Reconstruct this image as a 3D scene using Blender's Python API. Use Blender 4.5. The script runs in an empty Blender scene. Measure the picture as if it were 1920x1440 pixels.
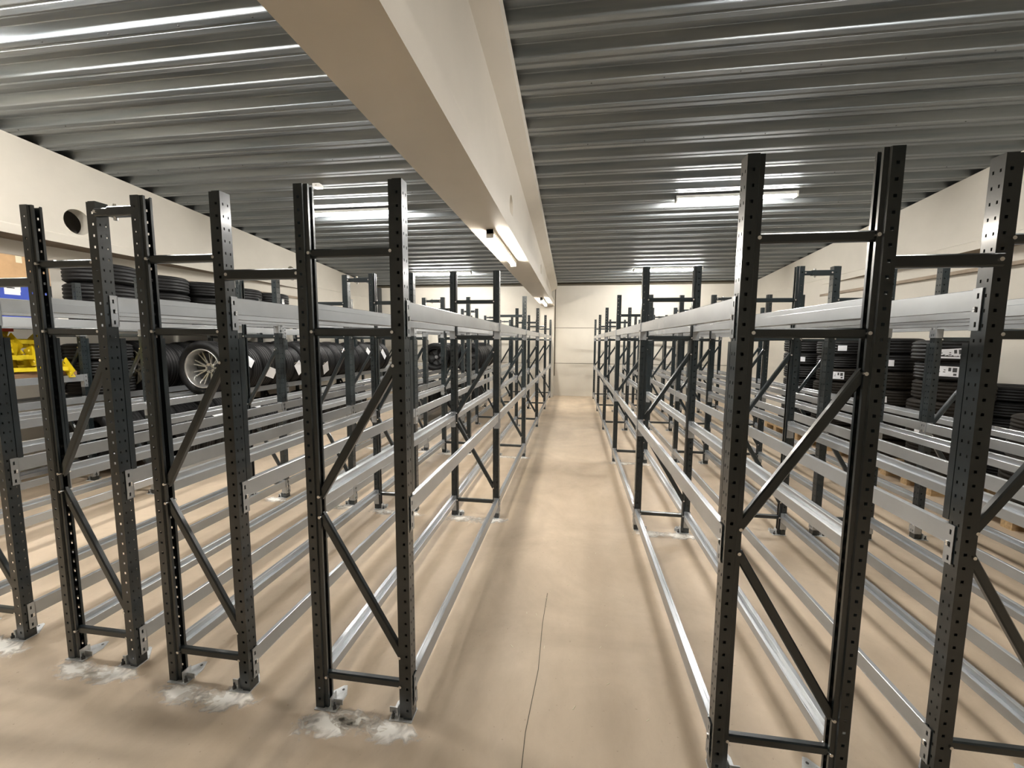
import bpy, bmesh, math, random
from mathutils import Vector, Matrix
random.seed(7)
PI = math.pi
scene = bpy.context.scene
COL = scene.collection

# ------------------------------------------------------------------ camera, world, exposure
F_PX, PITCH, YAW, ROLL, CAM_H = 788.95, .102, .146, .006, 1.636
cam_data = bpy.data.cameras.new('camera')
cam_data.sensor_fit = 'HORIZONTAL'
cam_data.sensor_width = 36.0
cam_data.lens = F_PX * 36.0 / 1920.0
cam_data.clip_start = .05
cam_data.clip_end = 60
cam = bpy.data.objects.new('camera', cam_data)
COL.objects.link(cam)
fw = Vector((-math.sin(YAW) * math.cos(PITCH), math.cos(YAW) * math.cos(PITCH), -math.sin(PITCH)))
rt = Vector((math.cos(YAW), math.sin(YAW), 0))
up = rt.cross(fw)
r2 = math.cos(ROLL) * rt + math.sin(ROLL) * up
u2 = -math.sin(ROLL) * rt + math.cos(ROLL) * up
cam.matrix_world = Matrix(((r2.x, u2.x, -fw.x, 0), (r2.y, u2.y, -fw.y, 0), (r2.z, u2.z, -fw.z, CAM_H), (0, 0, 0, 1)))
scene.camera = cam

world = bpy.data.worlds.new('world')
scene.world = world
world.use_nodes = True
world.node_tree.nodes['Background'].inputs[0].default_value = (.9, .92, 1, 1)
world.node_tree.nodes['Background'].inputs[1].default_value = .03
scene.view_settings.view_transform = 'Standard'
scene.view_settings.look = 'None'
scene.view_settings.gamma = 1
scene.view_settings.exposure = 1.95
LAMP_STRENGTH = 95.0
LAMP_COLOR = (1.0, .972, .925)


def ceil_z(y):
    return 4.139 - .066 * y


# ------------------------------------------------------------------ materials
def mat(name, color, rough=.5, metal=0.0, noise=0.0, nscale=8.0, bump=0.0, bscale=40.0, stretch=None, spec=None, color2=None,
        coat=0.0):
    m = bpy.data.materials.new(name)
    m.use_nodes = True
    nt = m.node_tree
    b = nt.nodes['Principled BSDF']
    b.inputs['Roughness'].default_value = rough
    b.inputs['Metallic'].default_value = metal
    if spec is not None:
        b.inputs['Specular IOR Level'].default_value = spec
    if coat:
        b.inputs['Coat Weight'].default_value = coat
        b.inputs['Coat Roughness'].default_value = .12
    tc = nt.nodes.new('ShaderNodeTexCoord')
    mp = nt.nodes.new('ShaderNodeMapping')
    nt.links.new(tc.outputs['Object'], mp.inputs['Vector'])
    if stretch:
        mp.inputs['Scale'].default_value = stretch
    if noise > 0 or color2:
        n = nt.nodes.new('ShaderNodeTexNoise')
        n.inputs['Scale'].default_value = nscale
        n.inputs['Detail'].default_value = 6
        n.inputs['Roughness'].default_value = .6
        nt.links.new(mp.outputs[0], n.inputs['Vector'])
        r = nt.nodes.new('ShaderNodeValToRGB')
        c2 = color2 or tuple(max(0, c * (1 - noise)) for c in color)
        c1 = color if color2 else tuple(min(1, c * (1 + noise * .5)) for c in color)
        r.color_ramp.elements[0].position = .35
        r.color_ramp.elements[1].position = .65
        r.color_ramp.elements[0].color = (*c2, 1)
        r.color_ramp.elements[1].color = (*c1, 1)
        nt.links.new(n.outputs['Fac'], r.inputs[0])
        nt.links.new(r.outputs[0], b.inputs['Base Color'])
    else:
        b.inputs['Base Color'].default_value = (*color, 1)
    if bump > 0:
        n2 = nt.nodes.new('ShaderNodeTexNoise')
        n2.inputs['Scale'].default_value = bscale
        n2.inputs['Detail'].default_value = 4
        nt.links.new(mp.outputs[0], n2.inputs['Vector'])
        bp = nt.nodes.new('ShaderNodeBump')
        bp.inputs['Strength'].default_value = bump
        bp.inputs['Distance'].default_value = .01
        nt.links.new(n2.outputs['Fac'], bp.inputs['Height'])
        nt.links.new(bp.outputs[0], b.inputs['Normal'])
    return m


M = {}
M['post'] = mat('anthracite_powder_coat', (.0145, .0215, .0245), .30, 0, .12, 6, .02, 300, coat=.5)
M['beam'] = mat('light_grey_beam_paint', (.44, .46, .48), .27, .5, .06, 5, .015, 200, coat=.15)
M['zinc'] = mat('galvanised_steel', (.62, .64, .65), .38, .35, .25, 30)
M['bolt'] = mat('bright_zinc_bolt', (.85, .85, .84), .22, .9)
M['wall'] = mat('painted_concrete', (.60, .56, .485), .7, 0, .06, 1.2, .05, 30)
M['beamconc'] = mat('painted_concrete_beam', (.60, .55, .47), .62, 0, .04, 1.5, .03, 60)
M['groove'] = mat('dark_joint', (.10, .085, .06), .9)
M['shade_and_ledge'] = mat('shaded_underside_and_ledge_brown', (.34, .27, .20), .8, 0, .2, 4)  # brown paints shade onto the edge beam undersides; also colours the ledges
M['dark'] = mat('dark_steel_column', (.045, .048, .05), .5)
M['rubber'] = mat('tyre_rubber', (.0050, .0049, .0052), .58, 0, .35, 25, .05, 150, spec=.35)
M['rubber_dusty'] = mat('dusty_tyre_rubber', (.020, .016, .012), .8, 0, .35, 20, .05, 150, spec=.3)
M['rim'] = mat('silver_alloy', (.62, .61, .58), .3, .75, .1, 12)
M['rimdark'] = mat('grimy_alloy', (.50, .44, .34), .42, .6, .3, 18)
M['rimblack'] = mat('black_alloy', (.006, .006, .006), .35, .3)
M['paper'] = mat('white_paper', (.80, .80, .82), .8)
M['ink'] = mat('ink_and_shade_black', (.06, .06, .06), .7)
M['string'] = mat('pale_string', (.62, .58, .42), .8)
M['pallet'] = mat('pallet_wood', (.52, .36, .19), .75, 0, .3, 5, .1, 60, (1, 12, 12))
M['board'] = mat('brown_board', (.30, .17, .09), .7, 0, .3, 6, .05, 60, (8, 1, 8))
M['yellow'] = mat('yellow_paint', (.80, .62, .02), .4, 0, .25, 9, coat=.2)
M['cardboard'] = mat('cardboard', (.48, .30, .15), .8, 0, .12, 8)
M['bluebox'] = mat('blue_carton', (.03, .07, .42), .45, 0, .1, 8)
M['redbox'] = mat('red_carton', (.45, .06, .04), .5)
M['whitebox'] = mat('white_carton', (.78, .76, .72), .6)
M['housing'] = mat('white_lamp_housing', (.75, .73, .69), .4)
M['dust'] = None


def emis(name, col, s):
    m = bpy.data.materials.new(name)
    m.use_nodes = True
    nt = m.node_tree
    nt.nodes.clear()
    e = nt.nodes.new('ShaderNodeEmission')
    e.inputs[0].default_value = (*col, 1)
    e.inputs[1].default_value = s
    o = nt.nodes.new('ShaderNodeOutputMaterial')
    nt.links.new(e.outputs[0], o.inputs[0])
    return m


M['tube'] = emis('fluorescent_tube', LAMP_COLOR, LAMP_STRENGTH)
M['tube_warm'] = emis('warm_fluorescent_tube', (1.0, .93, .82), LAMP_STRENGTH * .55)


def deck_material():
    m = bpy.data.materials.new('galvanised_roof_deck')
    m.use_nodes = True
    nt = m.node_tree
    b = nt.nodes['Principled BSDF']
    b.inputs['Metallic'].default_value = .7
    tc = nt.nodes.new('ShaderNodeTexCoord')
    mp = nt.nodes.new('ShaderNodeMapping')
    mp.inputs['Scale'].default_value = (.35, 5, 5)
    nt.links.new(tc.outputs['Object'], mp.inputs['Vector'])
    n = nt.nodes.new('ShaderNodeTexNoise')
    n.inputs['Scale'].default_value = 2.2
    n.inputs['Detail'].default_value = 5
    nt.links.new(mp.outputs[0], n.inputs['Vector'])
    r = nt.nodes.new('ShaderNodeValToRGB')
    r.color_ramp.elements[0].position = .3
    r.color_ramp.elements[1].position = .7
    r.color_ramp.elements[0].color = (.20, .225, .245, 1)
    r.color_ramp.elements[1].color = (.34, .36, .365, 1)
    nt.links.new(n.outputs['Fac'], r.inputs[0])
    nt.links.new(r.outputs[0], b.inputs['Base Color'])
    r2_ = nt.nodes.new('ShaderNodeMapRange')
    r2_.inputs['To Min'].default_value = .42
    r2_.inputs['To Max'].default_value = .58
    nt.links.new(n.outputs['Fac'], r2_.inputs['Value'])
    nt.links.new(r2_.outputs[0], b.inputs['Roughness'])
    return m


M['deck'] = deck_material()


def floor_material():
    m = bpy.data.materials.new('worn_painted_concrete_floor')
    m.use_nodes = True
    nt = m.node_tree
    b = nt.nodes['Principled BSDF']
    tc = nt.nodes.new('ShaderNodeTexCoord')

    def noise(scale, detail, rough=.55, dist=0.0, sc=(1, 1, 1)):
        mp = nt.nodes.new('ShaderNodeMapping')
        mp.inputs['Scale'].default_value = sc
        nt.links.new(tc.outputs['Object'], mp.inputs['Vector'])
        n = nt.nodes.new('ShaderNodeTexNoise')
        n.inputs['Scale'].default_value = scale
        n.inputs['Detail'].default_value = detail
        n.inputs['Roughness'].default_value = rough
        n.inputs['Distortion'].default_value = dist
        nt.links.new(mp.outputs[0], n.inputs['Vector'])
        return n

    def ramp(fac, p0, p1, c0, c1):
        r = nt.nodes.new('ShaderNodeValToRGB')
        r.color_ramp.elements[0].position = p0
        r.color_ramp.elements[1].position = p1
        r.color_ramp.elements[0].color = (*c0, 1)
        r.color_ramp.elements[1].color = (*c1, 1)
        nt.links.new(fac, r.inputs[0])
        return r.outputs[0]

    def mix(kind, fac, a, c):
        x = nt.nodes.new('ShaderNodeMix')
        x.data_type = 'RGBA'
        x.blend_type = kind
        x.inputs[0].default_value = fac
        nt.links.new(a, x.inputs[6])
        nt.links.new(c, x.inputs[7])
        return x.outputs[2]
    base = ramp(noise(1.1, 8, .6, .8).outputs['Fac'], .32, .68, (.435, .345, .25), (.62, .50, .37))
    fine = ramp(noise(9, 8, .7, .3, (1, .5, 1)).outputs['Fac'], .3, .72, (.86, .85, .83), (1, 1, 1))
    c = mix('MULTIPLY', .8, base, fine)
    scr = ramp(noise(26, 10, .8, 1.5, (1, .25, 1)).outputs['Fac'], .60, .68, (1, 1, 1), (.80, .78, .75))
    c = mix('MULTIPLY', .5, c, scr)
    spk = ramp(noise(60, 3, .5).outputs['Fac'], .70, .74, (1, 1, 1), (.55, .5, .45))
    c = mix('MULTIPLY', .6, c, spk)
    nt.links.new(c, b.inputs['Base Color'])
    rr = nt.nodes.new('ShaderNodeMapRange')
    rr.inputs['To Min'].default_value = .38
    rr.inputs['To Max'].default_value = .62
    nt.links.new(noise(3, 5).outputs['Fac'], rr.inputs['Value'])
    nt.links.new(rr.outputs[0], b.inputs['Roughness'])
    bp = nt.nodes.new('ShaderNodeBump')
    bp.inputs['Strength'].default_value = .12
    bp.inputs['Distance'].default_value = .004
    nt.links.new(noise(14, 8, .65).outputs['Fac'], bp.inputs['Height'])
    nt.links.new(bp.outputs[0], b.inputs['Normal'])
    return m


M['floor'] = floor_material()


def dust_material():
    m = bpy.data.materials.new('white_drilling_dust')
    m.use_nodes = True
    nt = m.node_tree
    nt.nodes.clear()
    out = nt.nodes.new('ShaderNodeOutputMaterial')
    d = nt.nodes.new('ShaderNodeBsdfDiffuse')
    d.inputs[0].default_value = (.93, .90, .84, 1)
    t = nt.nodes.new('ShaderNodeBsdfTransparent')
    mx = nt.nodes.new('ShaderNodeMixShader')
    at_ = nt.nodes.new('ShaderNodeAttribute')
    at_.attribute_name = 'cover'
    tc = nt.nodes.new('ShaderNodeTexCoord')
    n = nt.nodes.new('ShaderNodeTexNoise')
    n.inputs['Scale'].default_value = 16
    n.inputs['Detail'].default_value = 7
    n.inputs['Distortion'].default_value = 1.2
    nt.links.new(tc.outputs['Object'], n.inputs['Vector'])
    ad = nt.nodes.new('ShaderNodeMath')
    ad.operation = 'ADD'
    nt.links.new(at_.outputs['Fac'], ad.inputs[0])
    nt.links.new(n.outputs['Fac'], ad.inputs[1])
    mr = nt.nodes.new('ShaderNodeMapRange')
    mr.inputs['From Min'].default_value = .72
    mr.inputs['From Max'].default_value = 1.1
    mr.inputs['To Max'].default_value = .97
    nt.links.new(ad.outputs[0], mr.inputs['Value'])
    nt.links.new(mr.outputs[0], mx.inputs[0])
    nt.links.new(t.outputs[0], mx.inputs[1])
    nt.links.new(d.outputs[0], mx.inputs[2])
    nt.links.new(mx.outputs[0], out.inputs[0])
    return m


M['dust'] = dust_material()


# ------------------------------------------------------------------ mesh helpers
class MB:
    def __init__(s):
        s.v, s.f, s.m, s.sm = [], [], [], []

    def add(s, vs, fs, mi=0, smooth=False):
        o = len(s.v)
        s.v += [tuple(p) for p in vs]
        for f in fs:
            s.f.append([i + o for i in f])
            s.m.append(mi)
            s.sm.append(smooth)

    def box(s, x0, x1, y0, y1, z0, z1, mi=0, M4=None):
        vs = [Vector((x, y, z)) for x in (x0, x1) for y in (y0, y1) for z in (z0, z1)]
        if M4:
            vs = [M4 @ v for v in vs]
        s.add(vs, [(0, 1, 3, 2), (4, 6, 7, 5), (0, 4, 5, 1), (2, 3, 7, 6), (0, 2, 6, 4), (1, 5, 7, 3)], mi)

    def prism_y(s, prof, y0, y1, mi=0):          # closed profile in x,z (counter clockwise seen from -y)
        n = len(prof)
        vs = [(x, y0, z) for x, z in prof] + [(x, y1, z) for x, z in prof]
        fs = [(i, (i + 1) % n, n + (i + 1) % n, n + i) for i in range(n)]
        s.add(vs, fs + [tuple(range(n))[::-1], tuple(range(n, 2 * n))], mi)

    def bar(s, a, b, w, h, mi=0, side=Vector((0, 1, 0)), bev=0.0):
        a, b = Vector(a), Vector(b)
        d = (b - a).normalized()
        sd = side.normalized()
        n = d.cross(sd).normalized()
        if bev:
            k = bev
            sec = [(-w / 2 + k, -h / 2), (w / 2 - k, -h / 2), (w / 2, -h / 2 + k), (w / 2, h / 2 - k), (w / 2 - k, h / 2),
                   (-w / 2 + k, h / 2), (-w / 2, h / 2 - k), (-w / 2, -h / 2 + k)]
        else:
            sec = [(-w / 2, -h / 2), (w / 2, -h / 2), (w / 2, h / 2), (-w / 2, h / 2)]
        m = len(sec)
        vs = [a + sd * p + n * q for p, q in sec] + [b + sd * p + n * q for p, q in sec]
        fs = [(i, (i + 1) % m, m + (i + 1) % m, m + i) for i in range(m)]
        s.add(vs, fs + [tuple(range(m))[::-1], tuple(range(m, 2 * m))], mi)

    def cyl(s, c, axis, r, h, n=12, mi=0, r1=None, smooth=True):
        c = Vector(c)
        ax = Vector(axis).normalized()
        u = ax.orthogonal().normalized()
        w = ax.cross(u)
        r1 = r if r1 is None else r1
        vs = [c + (u * math.cos(2 * PI * i / n) + w * math.sin(2 * PI * i / n)) * r for i in range(n)]
        vs += [c + ax * h + (u * math.cos(2 * PI * i / n) + w * math.sin(2 * PI * i / n)) * r1 for i in range(n)]
        s.add(vs, [(i, (i + 1) % n, n + (i + 1) % n, n + i) for i in range(n)], mi, smooth)
        s.add(vs, [tuple(range(n))[::-1], tuple(range(n, 2 * n))], mi)

    def lathe_y(s, prof, n=48, mi=0, smooth=True, closed=True):   # prof: (r, y) around the y axis
        m = len(prof)
        vs = []
        for i in range(n):
            a = 2 * PI * i / n
            vs += [(r * math.cos(a), y, r * math.sin(a)) for r, y in prof]
        fs = []
        for i in range(n):
            j = (i + 1) % n
            for k in range(m if closed else m - 1):
                l = (k + 1) % m
                fs.append((i * m + k, i * m + l, j * m + l, j * m + k))
        s.add(vs, fs, mi, smooth)

    def mesh(s, name, mats, fix=True):
        me = bpy.data.meshes.new(name)
        me.from_pydata(s.v, [], s.f)
        for k in mats:
            me.materials.append(M[k])
        me.polygons.foreach_set('material_index', s.m)
        me.polygons.foreach_set('use_smooth', s.sm)
        if fix:
            bm = bmesh.new()
            bm.from_mesh(me)
            bmesh.ops.recalc_face_normals(bm, faces=bm.faces)
            bm.to_mesh(me)
            bm.free()
        me.update()
        return me


def put(name, me, parent=None, loc=(0, 0, 0), rz=0.0, rot=None, scale=None):
    o = bpy.data.objects.new(name, me)
    COL.objects.link(o)
    o.location = loc
    o.rotation_euler = rot if rot else (0, 0, rz)
    if scale:
        o.scale = (scale, scale, scale) if isinstance(scale, (int, float)) else scale
    o.parent = parent
    return o


def tag(o, label, cat, group=None, kind=None):
    o['label'] = label
    if cat:
        o['category'] = cat
    if group:
        o['group'] = group
    if kind:
        o['kind'] = kind
    return o


def thing(name, label, cat, loc=(0, 0, 0), rot=(0, 0, 0), group=None):
    o = bpy.data.objects.new(name, None)
    o.empty_display_size = .1
    COL.objects.link(o)
    o.location = loc
    o.rotation_euler = rot
    return tag(o, label, cat, group)


def struct(name, mb, mats, parent=None, label=None):
    o = put(name, mb.mesh(name, mats), parent)
    if parent is None:
        o['kind'] = 'structure'
    if label:
        o['label'] = label
    return o


# ------------------------------------------------------------------ lamps
def lamp(loc, length, along, label, group, hw=.030, tube='tube'):
    root = thing('tube_light', label, 'light', loc, (0, 0, 0 if along == 'x' else PI / 2), group)
    L = length / 2
    b = MB()
    b.prism_y([(-hw, .0), (-hw - .002, -.040), (hw + .002, -.040), (hw, .0)][::-1], -L - .03, L + .03)
    for s in (-1, 1):
        b.box(-hw - .004, hw + .004, s * (L + .018) - .012, s * (L + .018) + .012, -.076, -.0)
    t = MB()
    t.prism_y([(-.024, -.041), (-.026, -.055), (-.018, -.070), (0, -.076), (.018, -.070), (.026, -.055), (.024, -.041)], -L + .005, L - .005)
    for nme, bb, mm in (('lamp_housing', b, ['housing']), ('light_diffuser', t, [tube])):
        put(nme, bb.mesh(nme, mm), root, (0, 0, 0), PI / 2 if along == 'x' else PI / 2)
    # prisms run along local y; for lamps along x turn the children
    for ch in root.children:
        ch.rotation_euler = (0, 0, PI / 2)
    return root


for y in (6.54, 10.83, 2.25):
    for sx, cx in (('left', -3.47), ('right', 2.19)):
        d = {6.54: 'middle', 10.83: 'far', 2.25: 'near', -2.04: 'rearmost'}[y]
        if y > 3:
            lab = ('%s tube light on the ribbed ceiling, %s the big concrete beam' % (
                {'middle': 'larger, nearer', 'far': 'smaller, farther'}[d],
                'left of' if sx == 'left' else 'right of'))
        else:
            lab = '%s %s ceiling tube light above and behind the camera' % (d, sx)
        o = lamp((cx, y, ceil_z(y) - .003), 1.54, 'x', lab, 'ceiling tube lights', .048)
lamp((-5.12, 2.0, ceil_z(2.0) - .003), 1.54, 'y', 'tube light over the left wall racks, just beyond the left picture edge', 'ceiling tube lights', .048)
for i, y in enumerate((4.65, 10.75)):
    lamp((-.785, y, 2.65 - .001), 1.46, 'y',
         ['glowing tube light under the concrete beam, the larger and nearer one', 'small tube light under the far end of the concrete beam',
          'tube light under the concrete beam behind the camera'][i], 'tube lights under the concrete beam', .030, 'tube_warm')

# ------------------------------------------------------------------ structure
YF, YB = -5.0, 12.70
XL_IN, XR_IN = -6.18, 4.854           # faces of the edge beams
b = MB()
b.box(-7.0, 5.6, YF - .2, YB + .2, -.12, 0)
struct('floor', b, ['floor'])

# ribbed metal deck
PIT = .335
prof = []   # (y offset, z offset) of one period, low flange first
prof = [(.0, .004), (.005, 0), (.050, 0), (.057, .011), (.073, .011), (.080, 0), (.125, 0), (.130, .004), (.160, .078), (.166, .082), (.226, .082),
        (.231, .077), (.237, .082), (.296, .082), (.302, .078)]
b = MB()
pts = []
y = YF - .1
while y < YB - .05:
    for dy, dz in prof:
        pts.append((y + dy, ceil_z(y + dy) + dz))
    y += PIT
X0, X1 = -6.75, 5.45
NX = 8
n = len(pts)
for k in range(NX):
    xa, xb = X0 + (X1 - X0) * k / NX, X0 + (X1 - X0) * (k + 1) / NX
    vs = [(xa, p, q) for p, q in pts] + [(xb, p, q) for p, q in pts]
    b.add(vs, [(i, i + 1, n + i + 1, n + i) for i in range(n - 1)])
o = struct('ceiling', b, ['deck'])
mod_ceiling = o

# screws on the low flanges
b = MB()
for k in range(6, 40, 3):
    yy = YF - .1 + PIT * k + .03
    for xx in [(-6 + .61 * j) for j in range(19)]:
        if -1.1 < xx < -.45:
            continue
        b.cyl((xx + .1 * (k % 3), yy, ceil_z(yy) - .004), (0, 0, 1), .006, .006, 6)
o = struct('trim_1', b, ['ink'], label='small dark screws in the ceiling ribs')

# roof skin above the deck so no light leaks
b = MB()
b.add([(-7.0, YF - .2, ceil_z(YF) + .2), (5.6, YF - .2, ceil_z(YF) + .2), (5.6, YB + .2, ceil_z(YB) + .2), (-7.0, YB + .2, ceil_z(YB) + .2)],
      [(0, 1, 2, 3)])
struct('trim_2', b, ['dark'], label='dark roof build-up above the ribbed deck')


def web_with_holes(b, x, z0, ztop, ys, holes, zc, R, depth_x):
    """vertical wall of the beam web in the plane x, with round holes"""
    q = .24
    cuts = []
    for h in holes:
        cuts.append((h - q, h + q))
    y = ys[0]
    zt0 = zc - q
    zt1 = zc + q
    for (a, c) in cuts + [(ys[1], ys[1])]:
        if a > y:
            b.add([(x, y, z0), (x, a, z0), (x, a, ztop(a)), (x, y, ztop(y))], [(0, 1, 2, 3)])
        if c > a:
            b.add([(x, a, z0), (x, c, z0), (x, c, zt0), (x, a, zt0)], [(0, 1, 2, 3)])
            b.add([(x, a, zt1), (x, c, zt1), (x, c, ztop(c)), (x, a, ztop(a))], [(0, 1, 2, 3)])
            N = 32
            hy = (a + c) / 2
            out, inn, inn2 = [], [], []
            for i in range(N):
                t = 2 * PI * i / N
                cs, sn = math.cos(t), math.sin(t)
                k = q / max(abs(cs), abs(sn))
                out.append((x, hy + k * cs, zc + k * sn))
                inn.append((x, hy + R * cs, zc + R * sn))
                inn2.append((x + depth_x, hy + R * cs, zc + R * sn))
            b.add(out + inn, [(i, (i + 1) % N, N + (i + 1) % N, N + i) for i in range(N)])
            b.add(inn + inn2, [(i, (i + 1) % N, N + (i + 1) % N, N + i) for i in range(N)], 0, True)
        y = c


HOLES = [-3.5, .55, 4.6, 8.65]


def beam_side(b, xw, xf, xt, s, zb, y0, y1, holes, hz, R, depth):
    """one face of an I-shaped beam: s=+1 faces +x.  xf bottom flange face, xw web, xt top flange face"""
    zt = lambda y: ceil_z(y) + .0
    za, zb2 = zb + .155, zb + .215
    segs = 6
    web_with_holes(b, xw, zb2, lambda y: zt(y) - .22, (y0, y1), holes, hz, R, depth)
    b.add([(xf, y0, zb), (xf, y1, zb), (xf, y1, za), (xf, y0, za)], [(0, 1, 2, 3)])
    b.add([(xf, y0, za), (xf, y1, za), (xw, y1, zb2), (xw, y0, zb2)], [(0, 1, 2, 3)])
    b.add([(xw, y0, zt(y0) - .22), (xw, y1, zt(y1) - .22), (xt, y1, zt(y1) - .12), (xt, y0, zt(y0) - .12)], [(0, 1, 2, 3)])
    b.add([(xt, y0, zt(y0) - .12), (xt, y1, zt(y1) - .12), (xt, y1, zt(y1)), (xt, y0, zt(y0))], [(0, 1, 2, 3)])


# big central beam
BY1 = 12.66
b = MB()
beam_side(b, -.695, -.603, -.53, 1, 2.65, YF, BY1, HOLES, 3.06, .115, -.178)
beam_side(b, -.873, -.965, -1.03, -1, 2.65, YF, BY1, HOLES, 3.06, .115, .0001)
b.add([(-.965, YF, 2.65), (-.603, YF, 2.65), (-.603, BY1, 2.65), (-.965, BY1, 2.65)], [(0, 1, 2, 3)])
b.add([(-.53, YF, ceil_z(YF)), (-1.03, YF, ceil_z(YF)), (-1.03, BY1, ceil_z(BY1)), (-.53, BY1, ceil_z(BY1))], [(0, 1, 2, 3)])
for (yy) in (YF, BY1):
    zc = ceil_z(yy)
    P = [(-.965, 2.65), (-.603, 2.65), (-.603, 2.805), (-.695, 2.865), (-.695, zc - .22), (-.53, zc - .12), (-.53, zc),
         (-1.03, zc), (-1.03, zc - .12), (-.873, zc - .22), (-.873, 2.865), (-.965, 2.805)]
    b.add([(p, yy, q) for p, q in P], [tuple(range(len(P)))])
# small arris strip along the lower right corner
b.box(-.612, -.596, YF, BY1, 2.643, 2.655)
me = b.mesh('trim_3', ['beamconc'], fix=False)
o = put('trim_3', me)
o['kind'] = 'structure'
o['label'] = 'big beige concrete roof beam running down the middle of the ceiling'

b = MB()
b.box(-.985, -.60, 12.30, 12.698, 0, 2.65)
struct('trim_4', b, ['beamconc'], label='beige concrete column at the far end under the big beam')

# side walls: edge beam above, recessed wall below up to y = 9.4, flush wall behind
for side, xf, sgn in (('left', XL_IN, -1), ('right', XR_IN, 1)):
    zb = 2.787
    xo = xf + sgn * .40
    b = MB()
    # edge beam face with a lower flange face and a slightly set back web
    xw = xf + sgn * .012
    web_with_holes(b, xw, zb + .001, lambda y: ceil_z(y) - .0, (YF, YB), HOLES if side == 'left' else [], 3.085, .152, sgn * .16)
    b.add([(xf, YF, zb), (xo, YF, zb), (xo, 4.5, zb), (xf, 9.4, zb)], [(0, 1, 2, 3)], 1)  # beam underside, same concrete with its shade put into the colour
    b.add([(xf, YF, zb), (xf, YB, zb), (xf, YB, zb + .10), (xf, YF, zb + .10)], [(0, 1, 2, 3)])
    b.add([(xf, YF, zb + .10), (xf, YB, zb + .10), (xw, YB, zb + .115), (xw, YF, zb + .115)], [(0, 1, 2, 3)])
    # flush far part
    b.add([(xf, 9.4, 0), (xf, YB, 0), (xf, YB, zb), (xf, 9.4, zb)], [(0, 1, 2, 3)])
    # recessed wall
    b.add([(xo, YF, 0), (xo, 4.5, 0), (xo, 4.5, zb), (xo, YF, zb)], [(0, 1, 2, 3)])
    b.add([(xo, 4.5, 0), (xf, 9.4, 0), (xf, 9.4, zb), (xo, 4.5, zb)], [(0, 1, 2, 3)])
    b.add([(xo + sgn * .22, YF, 0), (xo + sgn * .22, YB, 0), (xo + sgn * .22, YB, ceil_z(YB) + .2), (xo + sgn * .22, YF, ceil_z(YF) + .2)], [(0, 1, 2, 3)])
    me = b.mesh('wall_' + side, ['wall', 'shade_and_ledge'], fix=False)
    o = put('wall_' + side, me)
    o['kind'] = 'structure'
    # ledge on the recessed wall
    b = MB()
    P = [(xo, YF), (xo, 4.5), (xf, 9.4), (xf, 9.15), (xo - sgn * .10, 4.45), (xo - sgn * .10, YF)]
    b.add([(x, y, 2.555) for x, y in P] + [(x, y, 2.60) for x, y in P], [tuple(range(6)), tuple(range(6, 12))] + [(i, (i + 1) % 6, 6 + (i + 1) % 6, 6 + i) for i in range(6)])
    struct('trim_' + ('5' if side == 'left' else '6'), b, ['shade_and_ledge'],
           label='brown ledge running along the %s wall under the edge beam' % side)
b = MB()
b.add([(-7.0, YB, 0), (5.6, YB, 0), (5.6, YB, ceil_z(YB) - .03), (-7.0, YB, ceil_z(YB) - .03)], [(0, 1, 2, 3)])
b.add([(-7.0, YB + .2, 0), (5.6, YB + .2, 0), (5.6, YB + .2, 3.6), (-7.0, YB + .2, 3.6)], [(0, 1, 2, 3)])
for zz in (2.03, .98):
    b.box(-6.18, 4.86, YB - .006, YB - .001, zz - .006, zz + .006, 1)
b.box(-6.18, 4.86, YB - .02, YB, ceil_z(YB) - .04, ceil_z(YB) + .03, 1)
b.box(-.592, -.568, YB - .006, YB - .001, 0.6, ceil_z(YB) - .04, 1)
struct('wall_back', b, ['wall', 'groove'])
b = MB()
b.add([(-7.0, YF, 0), (5.6, YF, 0), (5.6, YF, ceil_z(YF) + .2), (-7.0, YF, ceil_z(YF) + .2)], [(0, 1, 2, 3)])
struct('wall_front', b, ['wall'])
b = MB()
b.box(-6.17, -6.02, 12.5, 12.69, 0, 3.25)
struct('trim_7', b, ['dark'], label='dark steel column in the far left corner')

# thin crack in the floor of the aisle
b = MB()
cr = [(-.19, .95), (-.165, 1.3), (-.17, 1.6), (-.145, 1.95), (-.15, 2.3), (-.14, 2.6)]
for (xa, ya), (xb, yb) in zip(cr, cr[1:]):
    b.add([(xa - .0018, ya, .0006), (xa + .0018, ya, .0006), (xb + .0018, yb, .0006), (xb - .0018, yb, .0006)], [(0, 1, 2, 3)])
struct('trim_8', b, ['groove'], label='thin crack in the aisle floor')

# ------------------------------------------------------------------ rack parts (shared meshes)
H = 2.246
W = .054         # web width (along y)
DF = .038        # flange depth (along x)


def sheet(b, P, uvec, ucuts, vcuts, holes, mi=0, th=.002, nvec=None):
    """flat perforated sheet: P origin, uvec unit direction, v is +z; holes(i,j) True leaves the cell open"""
    P = Vector(P)
    U = Vector(uvec)
    N = Vector(nvec) * th
    nu, nv = len(ucuts), len(vcuts)
    vs = []
    for off in (Vector((0, 0, 0)), N):
        for v in vcuts:
            for u in ucuts:
                vs.append(P + U * u + Vector((0, 0, v)) + off)
    fs = []
    K = nu * nv
    for j in range(nv - 1):
        for i in range(nu - 1):
            a = j * nu + i
            if holes(i, j):
                q = [a, a + 1, a + nu + 1, a + nu]
                for k in range(4):
                    fs.append((q[k], q[(k + 1) % 4], K + q[(k + 1) % 4], K + q[k]))
            else:
                fs.append((a, a + 1, a + nu + 1, a + nu))
                fs.append((K + a, K + a + nu, K + a + nu + 1, K + a + 1))
    b.add(vs, fs, mi)


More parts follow.
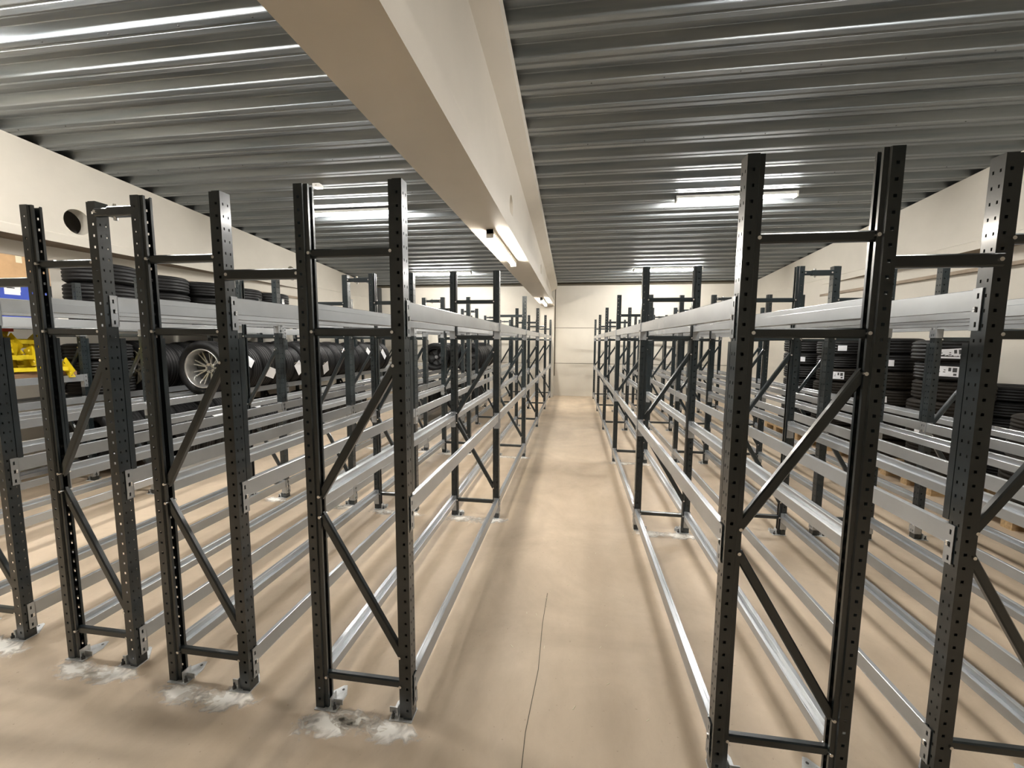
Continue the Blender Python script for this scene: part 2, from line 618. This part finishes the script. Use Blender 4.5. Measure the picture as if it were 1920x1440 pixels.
def upright_mesh():
    b = MB()
    vc = [0]
    n = 44
    for k in range(n):
        z = H - .05 - .05 * (n - 1 - k)
        vc += [z - .0055, z + .0055]
    vc.append(H)
    odd = lambda j: j % 2 == 1
    # web, plane x=0, two columns of slots
    sheet(b, (0, 0, 0), (0, 1, 0), [0, .0115, .0175, .0365, .0425, W], vc, lambda i, j: odd(j) and i in (1, 3), nvec=(-1, 0, 0))
    # flanges (front y=0 / back y=W), one column of square holes
    for yy, nn in ((0, 1), (W, -1)):
        sheet(b, (0, yy, 0), (-1, 0, 0), [0, .014, .0245, DF], vc, lambda i, j: odd(j) and i == 1, nvec=(0, nn, 0))
        y2 = yy + nn * .007
        sheet(b, (-DF, yy, 0), Vector((-.3, nn * .7, 0)).normalized(), [0, .0076], [0, H], lambda i, j: False, nvec=(0, nn, 0))
        sheet(b, (-DF - .003, y2, 0), (-1, 0, 0), [0, .016], [0, H], lambda i, j: False, nvec=(0, nn, 0))
        sheet(b, (-DF - .019, y2, 0), (0, nn, 0), [0, .010], [0, H], lambda i, j: False, nvec=(1, 0, 0))
    return b.mesh('upright', ['post'])


ME_UP = upright_mesh()

b = MB()     # C channel bolted behind the web between top and middle beams
b.box(-.030, .0, W + .003, W + .028, 1.0, 1.638)
b.box(-.046, -.030, W + .003, W + .010, 1.0, 1.638)
ME_SLEEVE = b.mesh('stiffening_channel', ['post'])

b = MB()     # foot plate with an upturned gusset and an anchor
pl = [(-.100, -.012), (.002, -.012), (.002, W + .006), (-.060, W + .075), (-.076, W + .078), (-.100, W + .030)]
b.add([(x, y, .0) for x, y in pl] + [(x, y, .004) for x, y in pl],
      [tuple(range(6))[::-1], tuple(range(6, 12))] + [(i, (i + 1) % 6, 6 + (i + 1) % 6, 6 + i) for i in range(6)])
b.box(-.070, -.066, .004, W - .004, .004, .050)
b.box(-.112, -.066, W * .5 - .002, W * .5 + .002, .004, .030)
b.cyl((-.086, .004, .004), (0, 0, 1), .012, .003, 14, 1)
b.cyl((-.086, .004, .007), (0, 0, 1), .008, .010, 6, 2)
b.cyl((-.086, .004, .017), (0, 0, 1), .004, .016, 8, 2)
b.cyl((-.070, W + .052, .004), (0, 0, 1), .006, .0006, 12, 2)
ME_FOOT = b.mesh('foot_plate', ['zinc', 'bolt', 'ink'])


def beam_mesh(L):
    b = MB()
    P = [(0, -.070), (0, -.002), (-.002, 0), (-.020, 0), (-.022, -.002), (-.022, -.026), (-.043, -.026), (-.045, -.028), (-.045, -.070)]
    b.prism_y(P[::-1], 0, L)
    b.box(.0, .0006, .004, L - .004, -.0715, -.0695)
    return b.mesh('beam', ['beam'])


def connector_mesh():
    """end plate: L-shaped, lies on the web (towards -y) and closes the beam end"""
    b = MB()
    vc = [-.140, -.128, -.110, -.078, -.060, -.032, -.014, .004]
    sheet(b, (.0015, -.033, 0), (0, 1, 0), [0, .010, .018, .033], vc, lambda i, j: i == 1 and j in (1, 3, 5), nvec=(1, 0, 0), th=.003)
    b.box(-.046, .0045, -.0015, .0015, -.140, .004)
    b.cyl((.0045, -.012, -.072), (1, 0, 0), .005, .004, 10, 1)
    b.box(.0045, .0085, -.016, -.008, -.066, -.058, 1)
    return b.mesh('end_connector', ['beam', 'bolt'])


ME_CON = connector_mesh()


def brace_mesh(dx, dz, w=.034, h=.026, bolts=True):
    b = MB()
    L = math.hypot(dx, dz)
    # channel section lying along the local x axis, from 0 to L
    b.bar((0, 0, 0), (L, 0, 0), h, w, 0, bev=.005)
    b.box(-.012, .02, -.006, .006, -w * .42, w * .42)
    b.box(L - .02, L + .012, -.006, .006, -w * .42, w * .42)
    for x in (.0, L):
        b.cyl((x, -h / 2 - .013, 0), (0, 1, 0), .0065, 2 * .013 + h, 8, 1)
    return b.mesh('brace', ['post', 'bolt'])


BEAM_CACHE, BRACE_CACHE = {}, {}


def rack(label, xl, xr, y0, bay, nb, levels, group=None, extra=None, cat='rack', sleeves=True, yoff=None, name='pallet_rack'):
    """xl/xr: outer web planes of the left and right uprights"""
    root = thing(name, label, cat, ((xl + xr) / 2, y0, 0), group=group)
    hx = (xr - xl) / 2
    for k in range(nb + 1):
        yk = k * bay
        for sx in (1, -1):
            up_ = put('upright', ME_UP, root, (hx * sx, yk + (0 if sx > 0 else W), 0), 0 if sx > 0 else PI)
            ft = put('foot_plate', ME_FOOT, up_, (0, 0, 0))
            if sx < 0:
                ft.scale = (1, -1, 1)
                ft.location = (0, W, 0)
            if sleeves:
                s = put('stiffening_channel', ME_SLEEVE, up_, (0, 0, 0))
                if sx < 0:
                    s.scale = (1, -1, 1)
                    s.location = (0, W, 0)
        x0, x1 = -hx + .052, hx - .052
        for nme, (za, zb) in (('horizontal_brace', (.150, .150)), ('horizontal_brace', (1.668, 1.668)), ('horizontal_brace', (1.98, 1.98)),
                              ('diagonal_brace', (.885, .285)), ('diagonal_brace', (.975, 1.535))):
            dx, dz = x1 - x0, zb - za
            key = (round(dx, 3), round(dz, 3))
            if key not in BRACE_CACHE:
                BRACE_CACHE[key] = brace_mesh(dx, dz)
            put(nme, BRACE_CACHE[key], root, (x0, yk + W / 2, za), rot=(0, -math.atan2(dz, dx), 0))
    L = round(bay - W - .004, 4)
    if L not in BEAM_CACHE:
        BEAM_CACHE[L] = beam_mesh(L)
    for k in range(nb):
        for z in levels:
            for sx in (1, -1):
                if callable(extra) and not extra(k, z, sx):
                    continue
                ya = k * bay + W + .002
                if sx > 0:
                    bm_ = put('beam', BEAM_CACHE[L], root, (hx, ya, z), 0)
                else:
                    bm_ = put('beam', BEAM_CACHE[L], root, (-hx, ya + L, z), PI)
                c1 = put('end_connector', ME_CON, bm_, (0, 0, 0))
                c2 = put('end_connector', ME_CON, bm_, (0, L, 0), 0)
                c2.scale = (1, -1, 1)
    return root


def spacer(root, xa, xb, y0, bay, nb, z, clamp):
    """bar tying a rack to its neighbour behind; coordinates in world, parented to root"""
    b = MB()
    if clamp:
        b.bar((xa, 0, 0), (xb, 0, 0), .026, .034, 0, bev=.004)
        m = (xa + xb) / 2
        b.bar((m - .045, 0, 0), (xb, 0, 0), .034, .042, 0, bev=.004)
        b.cyl((m - .02, 0, -.036), (0, 0, 1), .009, .07, 8, 1)
        nm = 'clamped_row_spacer'
    else:
        b.bar((xa, 0, 0), (xb, 0, 0), .030, .042, 0, bev=.004)
        nm = 'row_spacer'
    for x in (xa, xb):
        b.cyl((x + (.016 if x == xa else -.016), -.024, 0), (0, 1, 0), .007, .048, 8, 1)
    me = b.mesh(nm, ['post', 'bolt'])
    for k in range(nb + 1):
        o = put(nm, me, root, (-root.location.x, k * bay + y0 - root.location.y + W / 2, z))


BAY = 2.113
o_ = .021
LV = (.19, .985, 1.79)
ROWS = {}
defs = [
    ('L1', -1.087 - o_, -.681 + o_, 1.579, (.19, .985, 1.79), 'empty grey and black shelving rack lining the left side of the aisle'),
    ('L2', -1.871 - o_, -1.482 + o_, 1.609, (.19, .995, 1.815), 'empty shelving rack standing second to the left of the aisle'),
    ('L3', -2.518 - o_, -2.150 + o_, 1.655, (.19, 1.0, 1.83), 'shelving rack third to the left of the aisle, clamped to the second'),
    ('L4', -3.345 - o_, -2.939 + o_, 1.723, (.19, 1.0, 1.84), 'shelving rack fourth to the left of the aisle, last before the open floor'),
    ('R1', .566 - o_, .982 + o_, 1.531, (.19, .975, 1.79), 'empty grey and black shelving rack lining the right side of the aisle'),
    ('R2', 1.377 - o_, 1.79 + o_, 1.629, (.19, .985, 1.82), 'shelving rack standing second to the right of the aisle'),
    ('R3', 2.06 - o_, 2.47 + o_, 1.66, (.19, .99, 1.82), 'shelving rack third to the right of the aisle, clamped to the second'),
    ('R4', 2.87 - o_, 3.28 + o_, 1.72, (.19, .99, 1.82), 'shelving rack fourth to the right, in front of the tyre pallets'),
    ('L5', -4.77 - o_, -4.37 + o_, 1.60, (.19, .985, 1.80), 'shelving rack beyond the left open floor, filled with upright tyres'),
    ('L6', -5.87 - o_, -5.47 + o_, 1.85, (.19, .985, 1.80), 'shelving rack nearest the left wall, holding boxes, yellow bars and tyres'),
]
for key, xl, xr, y0, lv, lab in defs:
    ROWS[key] = (rack(lab, xl, xr, y0, BAY, 5, lv), xl, xr, y0, lv)


def tie(a, c, z, clamp):
    ra, rb = ROWS[a], ROWS[c]
    spacer(ra[0], ra[2] if ra[2] < rb[1] else rb[2], rb[1] if ra[2] < rb[1] else ra[1], (ra[3] + rb[3]) / 2, BAY, 5, z, clamp)


tie('L2', 'L1', 1.905, False)
tie('L3', 'L2', 2.195, True)
tie('L4', 'L3', 1.905, False)
tie('R1', 'R2', 1.905, False)
tie('R2', 'R3', 2.195, True)
tie('R3', 'R4', 1.905, False)

# ------------------------------------------------------------------ tyres and wheels
def tyre_profile(R, w, ri, grooves=4):
    h = w / 2
    P = [(ri, -h * .72), (ri + .012, -h * .80), (ri + (R - ri) * .45, -h * 1.0), (R - .030, -h * .93), (R - .010, -h * .80)]
    tw = h * .74
    st = [-tw, tw]
    P.append((R - .003, -tw))
    for g in range(grooves):
        c = -tw + 2 * tw * (g + .5) / grooves
        P += [(R, c - .010), (R - .008, c - .006), (R - .008, c + .006), (R, c + .010)]
    P += [(R - .003, tw), (R - .010, h * .80), (R - .030, h * .93), (ri + (R - ri) * .45, h), (ri + .012, h * .80), (ri, h * .72)]
    P += [(ri + .018, h * .62), (R - .022, h * .70), (R - .016, 0), (R - .022, -h * .70), (ri + .018, -h * .62)]
    return P


def tyre_mesh(R, w, ri, m='rubber', solid=False):
    b = MB()
    b.lathe_y(tyre_profile(R, w, ri), 56)
    me = b.mesh('tyre', [m])
    return me


TY = [(.325, .205, .205), (.335, .225, .218), (.315, .195, .203), (.345, .235, .243)]
ME_TY = [tyre_mesh(*t) for t in TY]
ME_TYD = [tyre_mesh(*t, m='rubber_dusty') for t in TY]


def rim_mesh(R, w, mname, spokes=10, deep=True):
    b = MB()
    h = w / 2
    P = [(R + .004, -h), (R - .008, -h + .002), (R - .014, -h + .016), (R - .020, -h + .05), (R - .026, h - .02), (R - .01, h), (R + .004, h), (R - .0, h - .01), (R - .012, 0), (R - .002, -h + .02)]
    b.lathe_y(P, 48)
    yf = h * .35 if deep else -h * .75     # plane of the spokes
    b.cyl((0, yf - .02, 0), (0, 1, 0), .062, .045, 20)
    b.cyl((0, yf - .026, 0), (0, 1, 0), .030, .01, 16, 1)
    b.cyl((0, yf + .03, 0), (0, 1, 0), R - .03, .004, 32, 1)  # dark disc painted in for the shade between the spokes
    if mname == 'rimblack':
        b.cyl((0, yf - .030, 0), (0, 1, 0), .040, .012, 16, 2)
    for i in range(5):
        a = 2 * PI * i / 5
        b.cyl((.045 * math.cos(a), yf - .023, .045 * math.sin(a)), (0, 1, 0), .008, .006, 8, 1)
    for i in range(spokes):
        a = 2 * PI * i / spokes
        for da in (-.13, .13):
            p0 = Vector((.05 * math.cos(a), yf, .05 * math.sin(a)))
            p1 = Vector(((R - .02) * math.cos(a + da), yf - .02, (R - .02) * math.sin(a + da)))
            b.bar(p0, p1, .018, .014, 0, side=Vector((0, 1, 0)))
    return b.mesh('rim', [mname, 'ink', 'bolt'])


ME_TAG = None
b = MB()
b.box(-.001, .001, -.07, .07, -.10, .10, 0, Matrix.Rotation(.45, 4, 'X'))
ME_TAG = b.mesh('paper_tag', ['paper'])


def string_mesh():
    b = MB()
    pts = [Vector((.004, -.10 + .02 * i, .095 + .010 * math.sin(i * .9) - .0015 * i * i * .4)) for i in range(8)]
    for p, q in zip(pts, pts[1:]):
        b.bar(p, q, .003, .003, 0, side=Vector((1, 0, 0)))
    return b.mesh('tag_string', ['string'])


ME_STR = string_mesh()


def stick_mesh(R, ang, zh, bars=True):
    """paper label lying on the tread of a tyre whose axis is the local y axis, centred on +x"""
    b = MB()
    N = 10
    R = R + .0022
    for i in range(N):
        a, c = -ang / 2 + ang * i / N, -ang / 2 + ang * (i + 1) / N
        b.add([(R * math.cos(a), -zh, R * math.sin(a)), (R * math.cos(c), -zh, R * math.sin(c)), (R * math.cos(c), zh, R * math.sin(c)),
               (R * math.cos(a), zh, R * math.sin(a))], [(0, 1, 2, 3)])
    if bars:
        R += .0012
        for (a0, a1, y0, y1) in ((-.42, -.26, -.1, .75), (-.20, -.10, .05, .75), (-.42, -.30, -.75, -.35), (.0, .36, .2, .35), (.0, .30, -.2, -.05)):
            a0, a1 = a0 * ang, a1 * ang
            b.add([(R * math.cos(a0), zh * y0, R * math.sin(a0)), (R * math.cos(a1), zh * y0, R * math.sin(a1)),
                   (R * math.cos(a1), zh * y1, R * math.sin(a1)), (R * math.cos(a0), zh * y1, R * math.sin(a0))], [(0, 1, 2, 3)], 1)
    return b.mesh('paper_label', ['paper', 'ink'])


ORD = ['first', 'second', 'third', 'fourth', 'fifth', 'sixth', 'seventh', 'eighth', 'ninth', 'tenth', 'eleventh', 'twelfth', 'thirteenth',
       'fourteenth', 'fifteenth', 'sixteenth', 'seventeenth', 'eighteenth', 'nineteenth', 'twentieth', 'twenty-first', 'twenty-second',
       'twenty-third', 'twenty-fourth', 'twenty-fifth']


def seat_z(rk, ti, level):
    """centre height of a tyre lying in the trough between both beams of a level"""
    R = TY[ti][0]
    half = (rk[2] - rk[1]) / 2 - .022 - .001
    return rk[4][level] + math.sqrt(max(R * R - half * half, .0)) + .001


def tyre_row(key, level, y0, n, desc, group, tags=None, wheels=(), first=0, gap=.006, sizes=None, dusty=()):
    rk = ROWS[key]
    cx = (rk[1] + rk[2]) / 2
    y = y0
    tags = tags or {}
    for i in range(n):
        ti = sizes[i % len(sizes)] if sizes else (0, 1, 1, 2, 0, 1)[(i * 5 + n) % 6]
        R, w, ri = TY[ti]
        z = seat_z(rk, ti, level)
        yc = y + w / 2
        y += w + gap
        pos = 'nearest' if i == 0 else ORD[i] + ' nearest'
        if i == n - 1:
            pos = 'farthest'
        if i in wheels:
            root = thing('alloy_wheel', '', 'wheel', (cx, yc, z), (0, random.random() * 0, 0), group)
            lab = '%s, %s rim, %s' % ('wheel', wheels[i][2], desc % pos)
            put('tyre', ME_TY[ti], root)
            put('rim', rim_mesh(ri, w * .86, wheels[i][0], wheels[i][1], wheels[i][3]), root)
        else:
            root = put('tyre', (ME_TYD if i in dusty else ME_TY)[ti], None, (cx, yc, z), rot=(0, random.random() * 6, 0))
            lab = '%supright black tyre, %s' % ('dusty ' if i in dusty else '', desc % pos)
        if i in tags:
            lab = lab.replace('upright', 'tagged')
        tag(root, lab, 'wheel' if i in wheels else 'tyre', group)
        if i in tags:
            el, dy, tilt = tags[i]
            ry = root.rotation_euler[1]
            a = el
            for nm, me in (('paper_tag', ME_TAG), ('tag_string', ME_STR)):
                c = put(nm, me, root)
                # angle a above the horizontal on the +x side, undo the tyre's own spin
                Mx = Matrix.Rotation(-ry, 4, 'Y') @ Matrix.Rotation(-a, 4, 'Y') @ Matrix.Translation((R + .006, dy, 0)) @ Matrix.Rotation(tilt, 4, 'X')
                c.matrix_parent_inverse = Matrix.Identity(4)
                c.matrix_local = Mx
    return y


G_SILVER = ('rim', 9, 'deep silver spoked', True)
G_GRIMY = ('rimdark', 9, 'grimy silver spoked', True)
tyre_row('L5', 1, 4.58, 21, '%s, middle shelf of the left tyre rack', 'tyres on the middle shelf of the left tyre rack',
         tags={1: (.35, .03, .3), 3: (-.25, .0, .8), 6: (-.1, -.02, .2), 8: (.75, .0, .9), 9: (-.3, .0, .1), 12: (.35, 0, .15), 13: (-.25, 0, .0), 16: (.3, 0, .2),
               19: (.2, 0, .1)},
         wheels={0: G_SILVER}, sizes=[3, 1, 0, 1, 1, 0, 2, 1])
tyre_row('L5', 0, 3.98, 19, '%s, bottom shelf of the left tyre rack', 'tyres on the bottom shelf of the left tyre rack',
         tags={2: (.9, 0, .2), 5: (1.0, 0, .4), 10: (.9, 0, .3)}, sizes=[1, 0, 1, 2, 0, 1])
tyre_row('L6', 1, 4.60, 20, '%s, middle shelf by the left wall', 'tyres on the middle shelf of the rack by the left wall',
         wheels={0: G_GRIMY}, sizes=[3, 1, 0, 1])
tyre_row('L6', 0, 4.10, 8, '%s, bottom shelf by the left wall', 'tyres on the bottom shelf of the rack by the left wall')
G_BLK = ('rimblack', 5, 'black', True)
tyre_row('L4', 1, 9.25, 8, '%s, middle shelf, fourth rack left of aisle', 'far tyres on the fourth rack left of the aisle',
         wheels={0: G_BLK}, sizes=[0])
tyre_row('L3', 1, 9.05, 8, '%s, middle shelf, third rack left of aisle', 'far tyres on the third rack left of the aisle',
         wheels={0: G_BLK}, sizes=[0])
tyre_row('L4', 0, 8.17, 4, '%s, bottom shelf, fourth rack left of aisle', 'low far wheels on the fourth rack left of the aisle',
         wheels={0: ('rim', 6, 'pale silver', False)}, sizes=[0])
tyre_row('L3', 0, 8.42, 4, '%s, bottom shelf, third rack left of aisle', 'low far wheels on the third rack left of the aisle',
         wheels={0: ('rim', 7, 'pale silver', False)}, sizes=[0])


# ------------------------------------------------------------------ pallets with tyre stacks on the right
def pallet_mesh():
    """list of (name, size, positions)"""
    out = [('deck_board', (.6, .071, .011), [(0, -.4 + .16 * k + .077, .133) for k in range(5)]),
           ('cross_board', (.0725, .4, .011), [(x + .0725, 0, .111) for x in (-.6, -.0725, .455)]),
           ('block', (.0725, .05, .039), [(x + .0725, y + .05, .061) for x in (-.6, -.0725, .455) for y in (-.4, -.05, .3)]),
           ('bottom_runner', (.6, .05, .011), [(0, y + .05, .011) for y in (-.4, -.05, .3)])]
    res = []
    for nm, (a, c, d), pos in out:
        bb = MB()
        bb.box(-a, a, -c, c, -d, d)
        res.append((nm, bb, pos))
    return res


PAL = [(nm, bb.mesh(nm, ['pallet']), pos) for nm, bb, pos in pallet_mesh()]
STICK = [stick_mesh(t[0], .62, .055) for t in TY]
STICK_S = [stick_mesh(t[0], .32, .04, False) for t in TY]
pal = [(3.25, 'nearest'), (4.22, 'second nearest'), (5.38, 'third'), (6.34, 'fourth'), (7.30, 'fifth'), (8.26, 'farthest')]
# stack heights: (front stack count, back stack count), stickers {index:(angle, tilt)}
STK = [
    (7, 6, {5: (2.5, .1, 0)}),
    (4, 3, {}),
    (7, 6, {6: (2.28, .12, 0), 5: (2.42, -.03, 0), 2: (2.9, 0, 1)}),
    (7, 7, {5: (2.2, 0, 1), 3: (2.3, .1, 1)}),
    (7, 7, {4: (2.3, 0, 0), 6: (2.1, 0, 1)}),
    (7, 7, {5: (2.2, 0, 1), 2: (2.1, 0, 1)}),
]
for pi, (yc, nm) in enumerate(pal):
    pdx = -.16 if yc > 8 else (-.09 if yc > 7 else 0)
    root = thing('wooden_pallet', '%s wooden pallet along the right wall, carrying stacked tyres' % nm, 'pallet', (4.44 + pdx, yc, 0),
                 (0, 0, random.uniform(-.03, .03)), 'pallets along the right wall')
    for pn, me, pos in PAL:
        for p_ in pos:
            put(pn, me, root, p_)
    nf, nbk, st = STK[pi]
    for side, cnt, cx in (('front', nf, 4.20 + pdx * .5), ('back', nbk, 4.78 + pdx)):
        z = .146
        for i in range(cnt):
            ti = (1, 0, 3, 1, 0, 2, 1, 1)[(i + pi * 2) % 8] if side == 'front' else 2
            R, w, ri = TY[ti]
            wob = .018 if side == 'front' else .005
            dust = side == 'front' and pi < 5 and i < cnt - (2 if cnt > 4 else 0)
            if side == 'back':
                R_ = R
            o = put('tyre', (ME_TYD if dust else ME_TY)[ti], None,
                    (cx + random.uniform(-wob, wob), yc + random.uniform(-wob, wob), z + w / 2), rot=(PI / 2, 0, 0), scale=.88 if side == 'back' else None)
            s_ = .88 if side == 'back' else 1
            o.location.z = z + w * s_ / 2
            where = 'bottom' if i == 0 else ('topmost' if i == cnt - 1 else ORD[i] + ' up')
            lab = '%sflat tyre, %s in %s stack, %s right-hand pallet' % (
                'dusty ' if dust else '', where, 'front' if side == 'front' else 'rear', nm)
            if side == 'front' and i in st:
                a, tl, small = st[i]
                lab = lab.replace('flat tyre', 'labelled tyre')
                c = put('paper_label', (STICK_S if small else STICK)[ti], o, rot=(tl * 0, -a, tl))
            tag(o, lab, 'tyre', 'tyres stacked on the %s pallet' % nm)
            z += w * s_ + .0015

# ------------------------------------------------------------------ goods on the rack nearest the left wall
rk6 = ROWS['L6']
cx6 = (rk6[1] + rk6[2]) / 2
b = MB()
b.box(-.19, .19, -1.0, .94, -.022, .022)
o = put('shelf_board', b.mesh('shelf_board', ['board']), None, (cx6, 2.98, 1.255))
tag(o, 'brown wooden board under the pile of yellow bars by the left wall', 'board')
for sx in (1, -1):
    L_ = round(BAY - W - .004, 4)
    hx_ = (rk6[2] - rk6[1]) / 2
    bm_ = put('beam', BEAM_CACHE[L_], rk6[0], (sx * hx_, W + .002 + (0 if sx > 0 else L_), 1.232), 0 if sx > 0 else PI)
    put('end_connector', ME_CON, bm_)
    put('end_connector', ME_CON, bm_, (0, L_, 0)).scale = (1, -1, 1)

# yellow bars: channel with a perforated end plate
b = MB()
b.prism_y([(-.03, -.02), (.03, -.02), (.03, .02), (.024, .02), (.024, -.014), (-.024, -.014), (-.024, .02), (-.03, .02)], -.55, .55)
ME_YB = b.mesh('yellow_channel', ['yellow'])
b = MB()
sheet(b, (-.065, 0, -.09), (1, 0, 0), [0, .055, .075, .13], [0, .02, .04, .14, .16, .18], lambda i, j: i == 1 and j in (1, 3), nvec=(0, 1, 0), th=.004)
b.box(-.065, -.061, 0, .06, -.09, .09)
ME_YP = b.mesh('end_plate', ['yellow'])
for lay in range(6):
    nb_ = 5 if lay < 4 else 4
    for c in range(nb_):
        yy = 2.75 + random.uniform(0, .55) + (.05 if c == nb_ - 1 else 0)
        root = thing('yellow_bar', 'yellow bar, %s from the wall in the %s layer by the left wall' % (
            ORD[c], ORD[lay]), 'bar', (cx6 - .165 + .082 * c + random.uniform(-.008, .008), yy, 1.302 + .058 * lay + .02),
            (random.uniform(-.03, .03), random.uniform(-.3, .3), random.uniform(-.14, .14)), 'yellow bars piled on the board')
        put('channel', ME_YB, root)
        for e in (-1, 1):
            if random.random() < .85:
                p = put('end_plate', ME_YP, root, (0, e * .555, .01))
                p.rotation_euler = (random.uniform(-.1, .1), random.uniform(-.9, .9), 0 if e > 0 else PI)


def carton(name, label, size, loc, m, rz=0, labelside=None, group=None):
    sx, sy, sz = size
    root = thing(name, label, 'box', loc, (0, 0, rz), group)
    b = MB()
    b.box(-sx / 2, sx / 2, -sy / 2, sy / 2, 0, sz)
    put('carton', b.mesh('carton', [m]), root)
    b = MB()
    b.box(-sx / 2, sx / 2, -.025, .025, sz, sz + .0008)
    b.box(-sx / 2 - .0008, -sx / 2, -.025, .025, sz * .75, sz)
    b.box(sx / 2, sx / 2 + .0008, -.025, .025, sz * .75, sz)
    put('packing_tape', b.mesh('packing_tape', ['string' if m == 'cardboard' else 'whitebox']), root)
    if labelside:
        b = MB()
        x = sx / 2
        y0_, y1_, z0_, z1_ = labelside
        b.box(x, x + .001, y0_, y1_, z0_, z1_)
        b.box(x + .001, x + .0014, y0_ + .02, y1_ - .04, z1_ - .03, z1_ - .02, 1)
        put('address_label', b.mesh('address_label', ['paper', 'ink']), root)
    return root


top6 = rk6[4][2]
b = MB()
b.box(-.245, .245, -1.01, 1.0, 0, .018)
o = put('shelf_board', b.mesh('shelf_board', ['board']), None, (cx6, 2.95, top6))
tag(o, 'brown board under the blue box, top level of the left wall rack', 'board')
zt = top6 + .019
carton('blue_box', 'blue box with white labels on the top shelf by the left wall', (.34, .5, .36), (cx6 + .03, 3.48, zt), 'bluebox', 0,
       (-.10, .02, .24, .33))
carton('white_box', 'small white box beside the blue box on the top shelf by the left wall', (.2, .10, .17), (cx6 + .1, 3.83, zt), 'whitebox', .1)
carton('cardboard_box', 'brown cardboard box on top of the blue box by the left wall', (.38, .50, .26), (cx6 + .02, 3.5, zt + .362), 'cardboard', .05)
carton('cardboard_box', 'narrow upright cardboard box on the top shelf, nearer than the blue box', (.32, .26, .52), (cx6, 3.05, zt), 'cardboard', -.05)
for i in range(3):
    carton('red_box', 'small %s box above the yellow bars by the left wall, %s one' % (('red', 'white', 'red')[i], ('near', 'middle', 'far')[i]),
           (.2, .24, .08), (cx6 - .05, 2.85 + .27 * i, 1.70), ('redbox', 'whitebox', 'redbox')[i], 0, None, 'small boxes above the yellow bars')
# tyres lying flat on the top level
for s_i, yc in enumerate((4.42, 5.13, 5.83, 6.54, 7.24)):
    z = top6 + .001
    nn = 3
    for i in range(nn):
        R, w, ri = TY[3 if s_i == 0 else 1]
        o = put('tyre', ME_TY[3 if s_i == 0 else 1], None, (cx6 + random.uniform(-.01, .01), yc, z + (.018 if yc < 3.95 else 0) + w / 2), rot=(PI / 2, 0, random.random()))
        tag(o, 'flat tyre, %s in the %s pile, top shelf by left wall' % (('lowest', 'middle one', 'topmost')[i], (
            'nearest' if s_i == 0 else ORD[s_i] + ' nearest')), 'tyre', 'tyres lying on the top shelf by the left wall')
        z += w + .0015

for i in range(3):
    R, w, ri = TY[2]
    o = put('tyre', ME_TY[2], None, (cx6, 4.30, rk6[4][1] + .002 + w / 2 + i * (w + .0015)), rot=(PI / 2, 0, random.random()))
    tag(o, 'flat black tyre, %s of three stacked left of the grimy wheel' % ('lowest', 'middle', 'topmost')[i], 'tyre', 'three tyres beside the grimy wheel')

# ------------------------------------------------------------------ dust round the feet, debris
def dust(loc, sx, sy, rz, label):
    b = MB()
    N, Rn = 24, 5
    vs = [(0, 0, .0012)]
    cov = [.85]
    for r in range(1, Rn + 1):
        for i in range(N):
            a = 2 * PI * i / N
            k = r / Rn
            vs.append((sx * k * math.cos(a), sy * k * math.sin(a), .0012))
            cov.append(.85 * (1 - k) - .05 * k)
    fs = [(0, 1 + i, 1 + (i + 1) % N) for i in range(N)]
    for r in range(Rn - 1):
        for i in range(N):
            a0 = 1 + r * N
            fs.append((a0 + i, a0 + N + i, a0 + N + (i + 1) % N, a0 + (i + 1) % N))
    b.add(vs, fs)
    me = b.mesh('dust_patch', ['dust'])
    at_ = me.attributes.new('cover', 'FLOAT', 'POINT')
    for i, c in enumerate(cov):
        at_.data[i].value = c
    o = put('dust_patch', me, None, loc, rz)
    tag(o, label, 'dust', 'white dust patches round the rack feet', 'stuff')


for key, side in (('L1', 'aisle-side'), ('L1', 'wall-side'), ('L2', 'aisle-side'), ('L2', 'wall-side'), ('L3', 'aisle-side'), ('L3', 'wall-side'),
                  ('L4', 'aisle-side'), ('R1', 'aisle-side'), ('R1', 'wall-side')):
    rk = ROWS[key]
    right = (side == 'aisle-side') == (key[0] == 'L')
    x = rk[2] if right else rk[1]
    nm = {'L1': 'first left', 'L2': 'second left', 'L3': 'third left', 'L4': 'fourth left', 'R1': 'first right'}[key]
    for k in range(3):
        yy = rk[3] + BAY * k
        big = random.uniform(.85, 1.15)
        dust((x + (-.09 if right else .13), yy - .055, 0), (.23 * big), .10 * big, random.uniform(-.2, .3),
             'white dust at the %s foot, %s frame of the %s rack' % (side, ('front', 'second', 'third')[k], nm))
dust((-.93, 1.53, 0), .10, .035, -.25, 'pale smear of dust between the two front feet of the first left rack')
b = MB()
for i in range(22):
    x, y, a = random.uniform(-.3, .4), random.uniform(1.25, 3.4), random.uniform(-.9, .9)
    b.box(-.0015, .0015, -.010 * random.random() - .004, .010, 0, .0015, 0, Matrix.Translation((x, y, .0003)) @ Matrix.Rotation(a, 4, 'Z'))
o = put('wood_splinters', b.mesh('wood_splinters', ['string']))
tag(o, 'tiny pale wood splinters scattered on the aisle floor', 'splinters', None, 'stuff')

# small junction box on the ceiling
b = MB()
b.box(-.05, .05, -.05, .05, -.05, .0)
b.cyl((0, -.05, -.025), (0, -1, 0), .012, .02, 10)
o = put('junction_box', b.mesh('junction_box', ['housing']), None, (-3.55, 5.6, ceil_z(5.6) + .001))
tag(o, 'small pale junction box on the ribbed ceiling before the left tube light', 'junction box')
